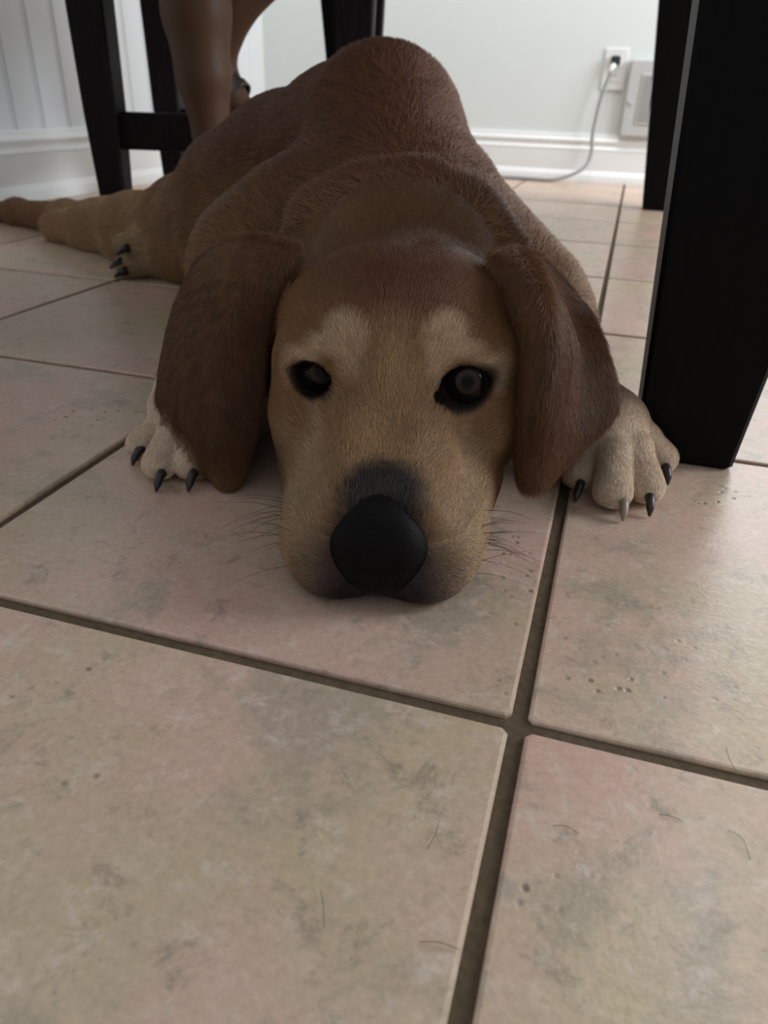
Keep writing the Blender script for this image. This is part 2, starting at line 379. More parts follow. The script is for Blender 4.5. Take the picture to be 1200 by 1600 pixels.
# ------------------------------------------------------------------ signed distance modelling kit (dog and person)
def spaced(segments):
    out = [segments[0][0]]
    for a, b, h in segments:
        n = max(1, int(round((b - a) / h))); out += list(a + (b - a) * (np.arange(1, n + 1) / n))
    return np.array(out, np.float32)
class Field:
    def __init__(s, X, Y, Z):
        s.X, s.Y, s.Z = X, Y, Z
        s.F = np.full((len(X), len(Y), len(Z)), 0.05, np.float32)
    def sub(s, lo, hi):
        i = [np.searchsorted(a, (l, h)) for a, l, h in zip((s.X, s.Y, s.Z), lo, hi)]
        sl = tuple(slice(max(a - 1, 0), b + 1) for a, b in i)
        return sl, s.X[sl[0]][:, None, None], s.Y[sl[1]][None, :, None], s.Z[sl[2]][None, None, :]
    def put(s, sl, d, k, mode='u'):
        a = s.F[sl]
        if a.size == 0: return
        if mode == 'u':
            h = np.clip(0.5 + 0.5 * (a - d) / k, 0, 1); s.F[sl] = a * (1 - h) + d * h - k * h * (1 - h)
        else:                                          # carve
            h = np.clip(0.5 - 0.5 * (a + d) / k, 0, 1); s.F[sl] = a * (1 - h) - d * h + k * h * (1 - h)
    def ell(s, c, r, k=0.01, axes=None, mode='u'):
        c = np.array(c); r = np.array(r); R = float(r.max()) + k * 1.5 + 0.004
        sl, x, y, z = s.sub(c - R, c + R)
        p = (x - c[0], y - c[1], z - c[2])
        if axes is not None:
            p = tuple(p[0] * a[0] + p[1] * a[1] + p[2] * a[2] for a in axes)
        k0 = np.sqrt((p[0] / r[0]) ** 2 + (p[1] / r[1]) ** 2 + (p[2] / r[2]) ** 2)
        k1 = np.sqrt((p[0] / r[0] ** 2) ** 2 + (p[1] / r[1] ** 2) ** 2 + (p[2] / r[2] ** 2) ** 2) + 1e-9
        s.put(sl, (k0 * (k0 - 1) / k1).astype(np.float32), k, mode)
    def cone(s, a, b, ra, rb, k=0.01, mode='u'):
        a = np.array(a, float); b = np.array(b, float); R = max(ra, rb) + k * 1.5 + 0.004
        sl, x, y, z = s.sub(np.minimum(a, b) - R, np.maximum(a, b) + R)
        d = b - a; L2 = d @ d
        t = np.clip(((x - a[0]) * d[0] + (y - a[1]) * d[1] + (z - a[2]) * d[2]) / L2, 0, 1)
        q = np.sqrt((x - a[0] - t * d[0]) ** 2 + (y - a[1] - t * d[1]) ** 2 + (z - a[2] - t * d[2]) ** 2) - (ra + (rb - ra) * t)
        s.put(sl, q.astype(np.float32), k, mode)
    def chain(s, pts, k=0.01, inner=0.01):
        for i, (a, b) in enumerate(zip(pts[:-1], pts[1:])):
            s.cone(a[:3], b[:3], a[3], b[3], k if i == 0 else inner)
    def sheet(s, grid, th, k):
        """A thick curved sheet through a grid of points, th = half thickness per point."""
        G = np.array(grid, float); lo = G.reshape(-1, 3).min(0) - 0.02; hi = G.reshape(-1, 3).max(0) + 0.02
        sl, x, y, z = s.sub(lo, hi)
        sh = (x.shape[0], y.shape[1], z.shape[2])
        P = np.stack(np.broadcast_arrays(x, y, z), -1).reshape(-1, 3).astype(np.float32)
        best = np.full(len(P), 1.0, np.float32)
        nr, nc = G.shape[:2]
        for i in range(nr - 1):
            for j in range(nc - 1):
                for tri in (((i, j), (i + 1, j), (i, j + 1)), ((i + 1, j + 1), (i, j + 1), (i + 1, j))):
                    a, b, c = (G[t] for t in tri); ta, tb_, tc = (th[t] for t in tri)
                    cen = (a + b + c) / 3; rad = max(np.linalg.norm(a - cen), np.linalg.norm(b - cen), np.linalg.norm(c - cen)) + 0.018
                    idx = np.nonzero(((P - cen) ** 2).sum(1) < rad * rad)[0]
                    if not len(idx): continue
                    Q = P[idx]
                    e0 = b - a; e1 = c - a; n = np.cross(e0, e1); nn = n @ n
                    w = Q - a
                    g = (np.cross(e0, w) @ n) / nn; be = (np.cross(w, e1) @ n) / nn; al = 1 - be - g
                    inside = (al >= 0) & (be >= 0) & (g >= 0)
                    d = np.abs(w @ n) / math.sqrt(nn) - (al * ta + be * tb_ + g * tc)
                    de = np.full(len(Q), 9.0)
                    for u, v, tu, tv in ((a, b, ta, tb_), (b, c, tb_, tc), (c, a, tc, ta)):
                        dd = v - u; t = np.clip(((Q - u) @ dd) / (dd @ dd), 0, 1)
                        de = np.minimum(de, np.linalg.norm(Q - u - t[:, None] * dd, axis=1) - (tu + (tv - tu) * t))
                    d = np.where(inside, d, de)
                    best[idx] = np.minimum(best[idx], d)
        s.put(sl, best.reshape(sh), k)
    def mesh(s):
        """Surface nets."""
        F = s.F; ins = F < 0
        nx, ny, nz = F.shape
        c = np.zeros((nx - 1, ny - 1, nz - 1), np.uint8)
        offs = [(i, j, k) for i in (0, 1) for j in (0, 1) for k in (0, 1)]
        for o in offs: c += ins[o[0]:nx - 1 + o[0], o[1]:ny - 1 + o[1], o[2]:nz - 1 + o[2]]
        act = np.argwhere((c > 0) & (c < 8))
        idm = np.full(c.shape, -1, np.int32); idm[tuple(act.T)] = np.arange(len(act))
        acc = np.zeros((len(act), 3)); cnt = np.zeros(len(act))
        ax = (s.X, s.Y, s.Z)
        vals = {}; pos = {}
        for o in offs:
            I = act + o; vals[o] = F[tuple(I.T)]; pos[o] = np.stack([ax[d][I[:, d]] for d in range(3)], 1)
        for o in offs:
            for d in range(3):
                if o[d] == 0:
                    o2 = tuple(o[e] + (1 if e == d else 0) for e in range(3))
                    a, b = vals[o], vals[o2]; mk = (a < 0) != (b < 0)
                    t = np.where(mk, a / np.where(mk, a - b, 1), 0)[:, None]
                    acc += np.where(mk[:, None], pos[o] + t * (pos[o2] - pos[o]), 0); cnt += mk
        V = acc / cnt[:, None]
        faces = []
        for d in range(3):
            e1, e2 = [(1, 2), (2, 0), (0, 1)][d]
            lo = [slice(1, n - 1) for n in F.shape]; lo[d] = slice(0, F.shape[d] - 1); hi = list(lo); hi[d] = slice(1, F.shape[d])
            a = ins[tuple(lo)]; b = ins[tuple(hi)]
            for flip, mk in ((False, a & ~b), (True, ~a & b)):
                I = np.argwhere(mk)
                if not len(I): continue
                I = I + [0 if q == d else 1 for q in range(3)]
                q = []
                for u, v in ((-1, -1), (0, -1), (0, 0), (-1, 0)):
                    J = I.copy(); J[:, e1] += u; J[:, e2] += v; q.append(idm[tuple(J.T)])
                q = np.stack(q, 1)
                faces.append(q[:, ::-1] if flip else q)
        return V, np.concatenate(faces)
def np_mesh(name, V, Fq):
    me = bpy.data.meshes.new(name)
    me.vertices.add(len(V)); me.vertices.foreach_set('co', V.astype(np.float32).ravel())
    me.loops.add(Fq.size); me.loops.foreach_set('vertex_index', Fq.astype(np.int32).ravel())
    me.polygons.add(len(Fq)); me.polygons.foreach_set('loop_start', np.arange(0, Fq.size, 4, dtype=np.int32))
    me.polygons.foreach_set('use_smooth', np.ones(len(Fq), bool))
    me.update(calc_edges=True); me.validate()
    return me

# ------------------------------------------------------------------ the dog
HO = np.array([-0.0885, 0.300, 0.0]); HV = np.array([-0.2249, 0.9744, 0.0]); HU = np.array([0.9744, 0.2249, 0.0]); HW = np.array([0, 0, 1.0])
ROLL = 0.035
def hd(u, v, w):                                        # head frame -> world
    return HO + u * HU + v * HV + (w + ROLL * u * min(1, w / .05)) * HW
HAX = (HU, HV, HW)
def build_dog():
    f = Field(spaced([(-1.36, -0.70, 0.009), (-0.70, -0.42, 0.005), (-0.42, 0.10, 0.002)]),
              spaced([(0.275, 0.54, 0.002), (0.54, 0.70, 0.0035), (0.70, 1.34, 0.007)]),
              spaced([(-0.006, 0.175, 0.002), (0.175, 0.32, 0.004)]))
    # trunk: chest and shoulders, back, loin, rump
    def pc(px, py, Y, r): return (*at(px, py, Y), r)
    f.chain([pc(645, 430, .58, .068), pc(640, 405, .67, .076), pc(608, 300, .77, .082), pc(598, 208, .81, .072), pc(548, 232, .89, .079), pc(455, 270, .94, .082), pc(380, 308, .96, .084)], 0.03, 0.03)
    f.chain([pc(672, 372, .75, .082), pc(798, 495, .68, .070)], 0.03, 0.04)       # right shoulder and upper arm
    f.chain([pc(485, 385, .74, .086), pc(425, 430, .70, .082)], 0.03, 0.04)        # left shoulder
    f.ell((-0.20, 0.72, 0.05), (0.13, 0.16, 0.07), 0.03)                           # chest on the floor
    f.ell((-0.36, 0.88, 0.06), (0.13, 0.13, 0.08), 0.04)                           # belly
    # neck and the roll of skin behind the head
    f.cone((-0.165, 0.60, 0.10), hd(0, 0.19, 0.080), 0.076, 0.066, 0.04)
    f.chain([pc(480, 400, .57, .018), pc(505, 345, .59, .020), pc(575, 318, .60, .022), pc(650, 316, .60, .022), pc(725, 340, .595, .020), pc(785, 400, .585, .018)], 0.022, 0.02)
    # forelegs
    f.chain([(-0.055, 0.64, 0.055, 0.048), (-0.030, 0.595, 0.038, 0.034), (-0.005, 0.545, 0.032, 0.027), (0.016, 0.515, 0.028, 0.025)], 0.03, 0.02)
    f.chain([(-0.325, 0.645, 0.055, 0.048), (-0.315, 0.57, 0.038, 0.034), (-0.298, 0.49, 0.032, 0.027), (-0.288, 0.450, 0.028, 0.025)], 0.03, 0.02)
    def paw(center, toes, rr, kk=0.006):
        f.ell(center[:3], (center[3], center[4], center[5]), 0.015)
        c = np.array(center[:3])
        for (x, y, zt, r) in toes:
            tip = np.array((x, y, r * 0.92)); knee = tip + (c - tip) * 0.42; knee[2] = r * 2.1
            back = tip + (c - tip) * 0.85; back[2] = r * 2.2
            f.cone(tip, knee, r, r * 0.96, 0.0025); f.cone(knee, back, r * 0.96, r * 0.8, 0.006)
    LT_ = [(*atz(221, 690, 0.012)[:2], 0, 0.0105), (*atz(250, 722, 0.012)[:2], 0, 0.0118), (*atz(298, 722, 0.012)[:2], 0, 0.0118), (*atz(342, 700, 0.012)[:2], 0, 0.0105)]
    RT_ = [(*atz(905, 738, 0.012)[:2], 0, 0.0105), (*atz(958, 766, 0.012)[:2], 0, 0.0125), (*atz(1008, 758, 0.012)[:2], 0, 0.0125), (*atz(1035, 712, 0.012)[:2], 0, 0.0110)]
    paw((-0.283, 0.470, 0.026, 0.026, 0.032, 0.022), LT_, 0.012)
    paw((0.020, 0.540, 0.028, 0.027, 0.032, 0.024), RT_, 0.014)
    # hindquarters: thigh, shin and foot pointing left, far leg under the rump
    f.ell((-0.535, 0.985, 0.060), (0.110, 0.09, 0.078), 0.045)
    f.chain([(-0.60, 1.01, 0.058, 0.068), (-0.72, 1.05, 0.042, 0.048), (-0.83, 1.10, 0.030, 0.036), (-0.93, 1.125, 0.022, 0.024)], 0.04, 0.03)
    f.chain([(-0.50, 0.93, 0.06, 0.065), (-0.56, 0.955, 0.040, 0.042), (-0.61, 0.965, 0.034, 0.036)], 0.03, 0.02)
    f.ell((-0.632, 0.955, 0.034), (0.044, 0.036, 0.036), 0.010)
    for (x, y, r) in ((-0.668, 0.945, 0.0145), (-0.675, 0.967, 0.0145), (-0.655, 0.927, 0.0135)):
        f.cone((x, y, r), (x + 0.035, y + 0.006, r * 1.9), r, r, 0.006)
    f.ell((-0.672, 0.958, 0.040), (0.018, 0.016, 0.014), 0.006)
    # tail
    f.chain([(-0.80, 1.13, 0.045, 0.030), (-0.95, 1.185, 0.028, 0.026), (-1.10, 1.235, 0.022, 0.020), (-1.25, 1.27, 0.014, 0.011)], 0.03, 0.02)
    # ---- head
    E = lambda u, v, w, a, b, c, k=0.01, mode='u': f.ell(hd(u, v, w), (a, b, c), k, HAX, mode)
    E(0, 0.165, 0.086, 0.066, 0.078, 0.068, 0.02)                           # cranium
    E(0, 0.205, 0.095, 0.040, 0.040, 0.055, 0.02)
    for s in (-1, 1):
        E(s * 0.046, 0.150, 0.055, 0.036, 0.060, 0.052, 0.015)              # cheek
        E(s * 0.036, 0.172, 0.106, 0.040, 0.052, 0.036, 0.025)                # temple
        E(s * 0.026, 0.122, 0.109, 0.020, 0.020, 0.0180, 0.022)             # brow
        E(s * 0.046, 0.122, 0.096, 0.024, 0.024, 0.022, 0.020)              # orbit
        E(s * 0.054, 0.112, 0.065, 0.018, 0.030, 0.020, 0.014)              # cheek bone under the eye
        f.cone(hd(s * 0.022, 0.10, 0.070), hd(s * 0.017, 0.020, 0.045), 0.020, 0.016, 0.014)    # bridge of the muzzle
        E(s * 0.026, 0.042, 0.022, 0.032, 0.044, 0.027, 0.012)              # flews
        E(s * 0.035, 0.080, 0.026, 0.026, 0.045, 0.030, 0.014)
        E(s * 0.024, 0.018, 0.016, 0.022, 0.020, 0.017, 0.006)              # lip pads under the nose
        E(s * 0.042, 0.108, 0.030, 0.026, 0.04, 0.030, 0.014)
    E(0, 0.060, 0.040, 0.036, 0.055, 0.030, 0.014)
    E(0, 0.105, 0.070, 0.032, 0.030, 0.036, 0.016)
    E(0, 0.055, 0.014, 0.040, 0.055, 0.016, 0.010)                          # lower jaw
    E(0, 0.026, 0.038, 0.022, 0.020, 0.020, 0.008)                          # seat of the nose
    # carve: philtrum and furrow between the brows, eye sockets
    f.cone(hd(0, -0.012, 0.004), hd(0, 0.000, 0.022), 0.0035, 0.0035, 0.004, 'c')
    for s, e in ((-1, EYE_L), (1, EYE_R)):
        f.ell(e + np.array((0, -0.008, 0.001)), (0.0138, 0.016, 0.0115), 0.004, HAX, 'c')
        f.ell(e + HU * (-s * 0.0125) + np.array((0, -0.008, -0.0055)), (0.0075, 0.011, 0.0045), 0.003, HAX, 'c')
        f.ell(e + HU * (s * 0.0105) + np.array((0, -0.006, 0.002)), (0.0065, 0.011, 0.0045), 0.004, HAX, 'c')
    # ears
    for rows in (EAR_L, EAR_R):
        g = np.array([[at(*p) for p in r] for r in rows])
        G = refine(refine(g)); nr, nc = G.shape[:2]
        th = np.full((nr, nc), 0.0044); th[-6:, :] = 0.0042; th[:3, :] = 0.005
        G[..., 2] = np.maximum(G[..., 2], 0.0065)
        f.sheet(G, th, 0.0085)
    Z = f.Z[None, None, :]
    f.F = np.maximum(f.F, 0.0012 - Z)
    return f
def refine(g):
    for _ in range(1):
        r = [np.array(catmull([g[i, j] for i in range(g.shape[0])], 2)) for j in range(g.shape[1])]
        g = np.stack(r, 1)
        r = [np.array(catmull([g[i, j] for j in range(g.shape[1])], 2)) for i in range(g.shape[0])]
        g = np.stack(r, 0)
    return g
EYE_L = np.array(at(499, 584, 0.398)); EYE_R = np.array(at(729, 600, 0.405))
EAR_L = [[(455, 392, .466), (415, 380, .482), (360, 385, .515), (315, 420, .540)],
         [(425, 450, .446), (375, 440, .442), (322, 450, .470), (287, 475, .495)],
         [(402, 540, .430), (355, 540, .418), (305, 545, .430), (268, 552, .455)],
         [(398, 620, .415), (350, 625, .400), (300, 622, .410), (262, 615, .432)],
         [(386, 690, .404), (355, 700, .392), (322, 697, .399), (297, 680, .415)],
         [(368, 742, .398), (357, 752, .393), (347, 748, .395), (336, 735, .402)]]
EAR_R = [[(778, 408, .470), (812, 402, .485), (855, 430, .520), (885, 465, .545)],
         [(808, 465, .458), (842, 455, .434), (872, 490, .486), (915, 505, .500)],
         [(822, 540, .444), (858, 540, .416), (890, 552, .464), (938, 560, .476)],
         [(824, 620, .434), (848, 625, .402), (888, 632, .442), (952, 635, .462)],
         [(817, 690, .418), (840, 700, .404), (878, 698, .424), (908, 685, .445)],
         [(820, 740, .412), (830, 755, .402), (842, 750, .405), (856, 735, .420)]]
fld = build_dog()
DV, DF = fld.mesh()
# normals
def vnormals(V, Fq):
    n = np.cross(V[Fq[:, 2]] - V[Fq[:, 0]], V[Fq[:, 3]] - V[Fq[:, 1]])
    N = np.zeros_like(V)
    for k in range(4): np.add.at(N, Fq[:, k], n)
    return N / (np.linalg.norm(N, axis=1, keepdims=True) + 1e-12), n
DN, DFN = vnormals(DV, DF)
def smooth(a, b, x): t = np.clip((x - a) / (b - a), 0, 1); return t * t * (3 - 2 * t)
def blob(P, c, r):                                     # 1 inside -> 0 outside, ellipsoidal, head frame when given as hd
    q = (P - np.array(c)) / np.array(r); return np.clip(1.25 - np.sqrt((q ** 2).sum(1)), 0, 1) ** 1 * 1.0
def to_head(P):
    d = P - HO; return np.stack([d @ HU, d @ HV, d[:, 2]], 1)
rs = np.random.RandomState(4)
def vnoise(P, s, seed=0):
    """cheap smooth value noise"""
    r = np.random.RandomState(seed); Q = P * s; tot = 0
    for k in range(5):
        w = r.normal(size=3) * (1 + 0.35 * k); tot = tot + np.sin(Q @ w * 2.2 + r.uniform(0, 6.28))
    return tot / 5
COAT_GAIN = np.array([0.86, 0.78, 0.70])
def coat(P):
    H = to_head(P); u, v, w = H[:, 0], H[:, 1], H[:, 2]
    C = np.tile(np.array([0.31, 0.172, 0.082]), (len(P), 1))
    def mixc(f, c):
        nonlocal C
        f = np.clip(f, 0, 1)[:, None]; C = C * (1 - f) + np.array(c) * f
    X, Y, Z = P.T
    mixc(smooth(0.10, 0.20, Z) * smooth(0.50, 0.60, Y) * 0.9, (0.20, 0.092, 0.056))      # red saddle
    mixc(smooth(0.10, 0.03, Z) * smooth(0.50, 0.62, Y) * 0.6, (0.47, 0.31, 0.165))
    mixc(smooth(-0.55, -0.66, X) * smooth(0.16, 0.09, Z) * 0.9, (0.48, 0.33, 0.19))        # hind leg
    mixc(smooth(-0.95, -1.02, X), (0.34, 0.20, 0.115))                                      # tail
    head = smooth(0.26, 0.20, v) * (np.abs(u) < 0.11)
    mixc(head * smooth(0.120, 0.145, w) * 0.8, (0.22, 0.105, 0.052))
    mixc(head * blob(H, (0.002, 0.150, 0.142), (0.034, 0.075, 0.030)) * 0.95, (0.18, 0.070, 0.040))
    # light face
    mixc(head * smooth(0.11, 0.05, v) * smooth(0.085, 0.06, np.abs(u)) * 0.75, (0.50, 0.345, 0.20))
    mixc(blob(H, (0, 0.095, 0.095), (0.020, 0.04, 0.035)) * 1.2 * head, (0.53, 0.37, 0.215))
    for s in (-1, 1):
        mixc(blob(H, (s * 0.046, 0.115, 0.098), (0.024, 0.05, 0.020)) * 1.2, (0.30, 0.18, 0.085))
        for cu_, cw_, ru_, rw_, g_ in ((0.0275, 0.1165, 0.0135, 0.0125, 2.2), (0.0390, 0.1120, 0.0135, 0.0055, 1.5), (0.0530, 0.1055, 0.0120, 0.0050, 1.1), (0.0625, 0.0960, 0.0060, 0.0110, 0.9), (0.0240, 0.1050, 0.0090, 0.0130, 1.2)):
            mixc(blob(H, (s * cu_, 0.115, cw_ + 0.001 * s), (ru_, 0.05, rw_)) * g_, (0.70, 0.55, 0.39))
        mixc(blob(H, (s * 0.028, 0.075, 0.070), (0.0070, 0.05, 0.030)) * 0.7, (0.38, 0.25, 0.135))
        mixc(blob(H, (s * 0.044, 0.075, 0.052), (0.0070, 0.05, 0.028)) * 0.9, (0.60, 0.46, 0.31))
        mixc(blob(H, (s * 0.050, 0.09, 0.062), (0.020, 0.04, 0.010)) * 0.9, (0.47, 0.34, 0.21))
        mixc(blob(H, (s * 0.040, 0.045, 0.030), (0.028, 0.06, 0.030)) * 1.0, (0.50, 0.38, 0.25))
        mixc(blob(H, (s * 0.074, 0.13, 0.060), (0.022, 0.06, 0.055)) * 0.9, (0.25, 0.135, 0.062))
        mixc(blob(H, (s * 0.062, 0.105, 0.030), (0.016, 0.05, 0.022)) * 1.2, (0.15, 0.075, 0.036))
    # grey lips, dark patch above the nose
    lw = 0.016 + 0.004 * vnoise(P, 160, 3)
    mixc(smooth(lw.max(), 0.004, w) * smooth(0.055, 0.02, v) * smooth(0.06, 0.045, np.abs(u)) * 0.9 * head, (0.13, 0.10, 0.10))
    mixc(blob(H, (0, 0.003, 0.022), (0.040, 0.03, 0.026)) * 1.6 * head, (0.11, 0.085, 0.09))
    mixc(blob(H, (0, 0.0, 0.012), (0.026, 0.02, 0.014)) * 2.0 * head, (0.030, 0.022, 0.024))
    mixc(head * smooth(0.06, 0.03, v) * smooth(0.035, 0.02, w) * (vnoise(P, 700, 8) > 0.35) * 0.5, (0.10, 0.08, 0.075))
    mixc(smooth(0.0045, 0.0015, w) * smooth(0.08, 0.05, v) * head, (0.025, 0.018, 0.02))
    rad = np.sqrt((u / (0.0225 - 0.30 * np.clip(v - 0.018, 0, 0.04))) ** 2 + ((v - 0.017) / 0.0185) ** 2 * (v > 0.017)) + 0.20 * vnoise(P, 420, 5)
    mixc(smooth(1.35, 0.60, rad) * (w > 0.030) * head, (0.042, 0.030, 0.030))
    # eyes: dark rims and the tear corners
    for s, e in ((-1, EYE_L), (1, EYE_R)):
        d = P - e; du = d @ HU; dz = d[:, 2] + 0.001
        ur = du * 0.93 + s * dz * 0.37 + s * 0.0015; zr = dz * 0.93 - s * du * 0.37
        rim = np.sqrt((np.abs(ur) / 0.0200) ** 1.7 + (np.abs(zr) / 0.0138) ** 1.9 + (d @ HV / 0.03) ** 2)
        mixc(smooth(1.15, 0.86, rim), (0.022, 0.014, 0.014))
        d2 = np.sqrt(((du + s * 0.0165) / 0.0090) ** 2 + ((dz + 0.0085) / 0.0075) ** 2 + (d @ HV / 0.02) ** 2)
        mixc(smooth(1.4, 0.6, d2) * 0.92, (0.045, 0.028, 0.020))
    # ears
    earm = ((X < -0.205) | (X > -0.048)) & (Y < 0.50) & (Z > 0.002) & (v > 0.06)
    gl_ = dist_ear(P)
    e_ = smooth(0.013, 0.006, gl_) * smooth(0.158, 0.115, Z + 0.006 * vnoise(P, 70, 31))
    mixc(e_, (0.165, 0.080, 0.040))
    C = C * (1 + e_[:, None] * 0.30 * (vnoise(P * np.array([1, 1, 0.18]), 90, 21) + 0.5 * vnoise(P * np.array([1, 1, 0.22]), 230, 22))[:, None])
    mixc(e_ * smooth(0.035, 0.005, Z) * 0.6, (0.30, 0.19, 0.085))
    # paws
    for c in ((-0.285, 0.41), (0.03, 0.49)):
        d = np.hypot(X - c[0], Y - c[1])
        mixc(smooth(0.085, 0.05, d) * smooth(0.062, 0.05, Z) * (1 - e_) * (np.abs(u) > 0.095), (0.98, 0.86, 0.74))
    d = np.hypot(X + 0.64, Y - 0.95); mixc(smooth(0.07, 0.04, d) * smooth(0.08, 0.05, Z), (0.50, 0.38, 0.23))
    n = vnoise(P, 45, 1) * 0.6 + vnoise(P, 130, 2) * 0.4
    C = C * (1 + 0.10 * n[:, None]) * COAT_GAIN
    return C
EARPTS = []
for rows in (EAR_L, EAR_R):
    g = refine(refine(np.array([[at(*p) for p in r] for r in rows])))
    EARPTS.append(g.reshape(-1, 3))
EARPTS = np.concatenate(EARPTS)
def dist_ear(P):
    out = np.full(len(P), 1.0)
    m = (P[:, 1] < 0.57)
    idx = np.nonzero(m)[0]
    for s in range(0, len(idx), 20000):
        q = P[idx[s:s + 20000]].astype(np.float32)
        best = np.full(len(q), 1.0, np.float32)
        for e in range(0, len(EARPTS), 200):
            E_ = EARPTS[e:e + 200].astype(np.float32)
            d = ((q ** 2).sum(1)[:, None] - 2 * q @ E_.T + (E_ ** 2).sum(1)[None]).min(1)
            best = np.minimum(best, d)
        out[idx[s:s + 20000]] = np.sqrt(np.maximum(best, 0))
    return out
dog = empty('dog', (-0.2, 0.75, 0), 'golden brown dog lying flat with its chin on the tiles, looking at the camera', 'dog')
me = np_mesh('body', DV, DF)
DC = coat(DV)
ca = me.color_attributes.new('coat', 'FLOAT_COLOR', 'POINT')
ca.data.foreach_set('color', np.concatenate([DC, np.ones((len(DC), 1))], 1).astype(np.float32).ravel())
def coat_material(name, attr, rough, spec, gain=1.0):
    m_, nt, b = mat_new(name)
    a = nt.nodes.new('ShaderNodeAttribute'); a.attribute_name = attr
    g = nt.nodes.new('ShaderNodeMixRGB'); g.blend_type = 'MULTIPLY'; g.inputs[0].default_value = 1; g.inputs[2].default_value = (gain, gain, gain, 1)
    nt.links.new(a.outputs['Color'], g.inputs[1]); nt.links.new(g.outputs[0], b.inputs['Base Color'])
    b.inputs['Roughness'].default_value = rough; b.inputs['Specular IOR Level'].default_value = spec
    return m_
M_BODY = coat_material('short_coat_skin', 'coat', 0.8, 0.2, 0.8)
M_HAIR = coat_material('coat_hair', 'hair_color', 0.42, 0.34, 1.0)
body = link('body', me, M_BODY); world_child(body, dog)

# ---- coat of short hairs
def build_coat():
    tri_area = 0.5 * np.linalg.norm(DFN, axis=1)
    cen = DV[DF].mean(1); fn = DFN / (np.linalg.norm(DFN, axis=1, keepdims=True) + 1e-12)
    H = to_head(cen)
    face = (H[:, 1] < 0.25) & (cen[:, 1] < 0.52)
    near = cen[:, 1] < 0.56
    dens = np.where(face, 3.2, np.where(near, 2.4, 0.42))       # hairs per mm2
    dens = np.where(cen[:, 2] < 0.004, 0.0, dens)
    dens = np.where(fn[:, 2] < -0.75, 0.15, dens)
    for e in (EYE_L, EYE_R):
        d = cen - e; rim = np.sqrt((d @ HU / 0.0175) ** 2 + ((d[:, 2] + 0.001) / 0.0125) ** 2 + (d @ HV / 0.03) ** 2)
        dens = np.where(rim < 1.0, 0.0, dens)
    ns = np.sqrt((H[:, 0] / 0.0245) ** 2 + ((H[:, 2] - 0.034) / 0.0215) ** 2 + ((H[:, 1] - 0.008) / 0.018) ** 2)
    dens = np.where(ns < 1.0, 0.0, dens)
    ex = tri_area * 1e6 * dens
    n = np.floor(ex + rs.uniform(size=len(ex))).astype(int)
    idx = np.repeat(np.arange(len(n)), n)
    a, b = rs.uniform(size=(2, len(idx), 1))
    q = DF[idx]
    P = (DV[q[:, 0]] * (1 - a) * (1 - b) + DV[q[:, 1]] * a * (1 - b) + DV[q[:, 2]] * a * b + DV[q[:, 3]] * (1 - a) * b)
    Nn = (DN[q[:, 0]] * (1 - a) * (1 - b) + DN[q[:, 1]] * a * (1 - b) + DN[q[:, 2]] * a * b + DN[q[:, 3]] * (1 - a) * b)
    Nn /= np.linalg.norm(Nn, axis=1, keepdims=True) + 1e-9
    Cc = (DC[q[:, 0]] * (1 - a) * (1 - b) + DC[q[:, 1]] * a * (1 - b) + DC[q[:, 2]] * a * b + DC[q[:, 3]] * (1 - a) * b)
    H = to_head(P); u, v, w = H.T
    # flow: back and outwards from the nose on the head, backwards and down along the trunk, to the toes on the legs, down on the ears
    D = np.tile(np.array([-0.25, 1.0, -0.25]), (len(P), 1)) + 0.0 * P
    trunk = P[:, 1] > 0.56
    D[trunk] = np.array([-0.45, 0.8, -0.35])
    D[trunk, 0] += (P[trunk, 0] + 0.22) * 1.5
    hm = (P[:, 1] < 0.56) & (np.abs(u) < 0.10)
    D[hm] = HV + HU * (u[hm] * 7.0)[:, None] + HW * (0.35 - 3.0 * np.abs(u[hm]))[:, None]
    fl = hm & (w < 0.04) & (v < 0.09)
    D[fl] = HV * 0.8 + HU * (u[fl] * 12)[:, None] + HW * -0.35
    de = dist_ear(P); em = de < 0.0085
    D[em] = np.array([0.0, -0.15, -1.0])
    for c, vec in (((-0.285, 0.42), (0.05, -1, -0.2)), ((0.03, 0.50), (0.25, -1, -0.2))):
        pm = (np.hypot(P[:, 0] - c[0], P[:, 1] - c[1]) < 0.10) & (P[:, 2] < 0.07) & ~em & (np.abs(u) > 0.095)
        D[pm] = np.array(vec)
    hl = (P[:, 0] < -0.60)
    D[hl] = np.array([-0.9, 0.15, -0.3])
    D += rs.normal(size=D.shape) * 0.16
    D += 0.25 * np.stack([vnoise(P, 30, 11), vnoise(P, 30, 12), vnoise(P, 30, 13)], 1)
    D -= Nn * (D * Nn).sum(1, keepdims=True); D /= np.linalg.norm(D, axis=1, keepdims=True) + 1e-9
    L = np.where(P[:, 1] > 0.56, 0.017, 0.0075)
    L = np.where(hm & (v < 0.11), 0.0048, L); L = np.where(fl, 0.0035, L); L = np.where(em, 0.0085, L)
    L = np.where((P[:, 2] < 0.07) & (np.abs(u) > 0.095) & (P[:, 1] < 0.55) & ~em, 0.0034, L)
    L = np.where((P[:, 2] < 0.075) & (P[:, 0] > -0.05) & (P[:, 1] > 0.45) & ~em, 0.0038, L)
    for e in (EYE_L, EYE_R):
        L = np.where(np.linalg.norm(P - e, axis=1) < 0.026, 0.0026, L)
    L *= rs.uniform(0.6, 1.15, len(L))
    lift = np.where(P[:, 1] > 0.56, 0.16, 0.22)
    L_ = L[:, None]; li = lift[:, None]
    p0 = P - Nn * 0.0003
    p1 = P + (D * 0.40 + Nn * li * 0.9) * L_ * 0.9
    p2 = P + (D * 0.98 + Nn * li * 1.05) * L_
    p2[:, 2] = np.maximum(p2[:, 2], 0.0006); p1[:, 2] = np.maximum(p1[:, 2], 0.0006)
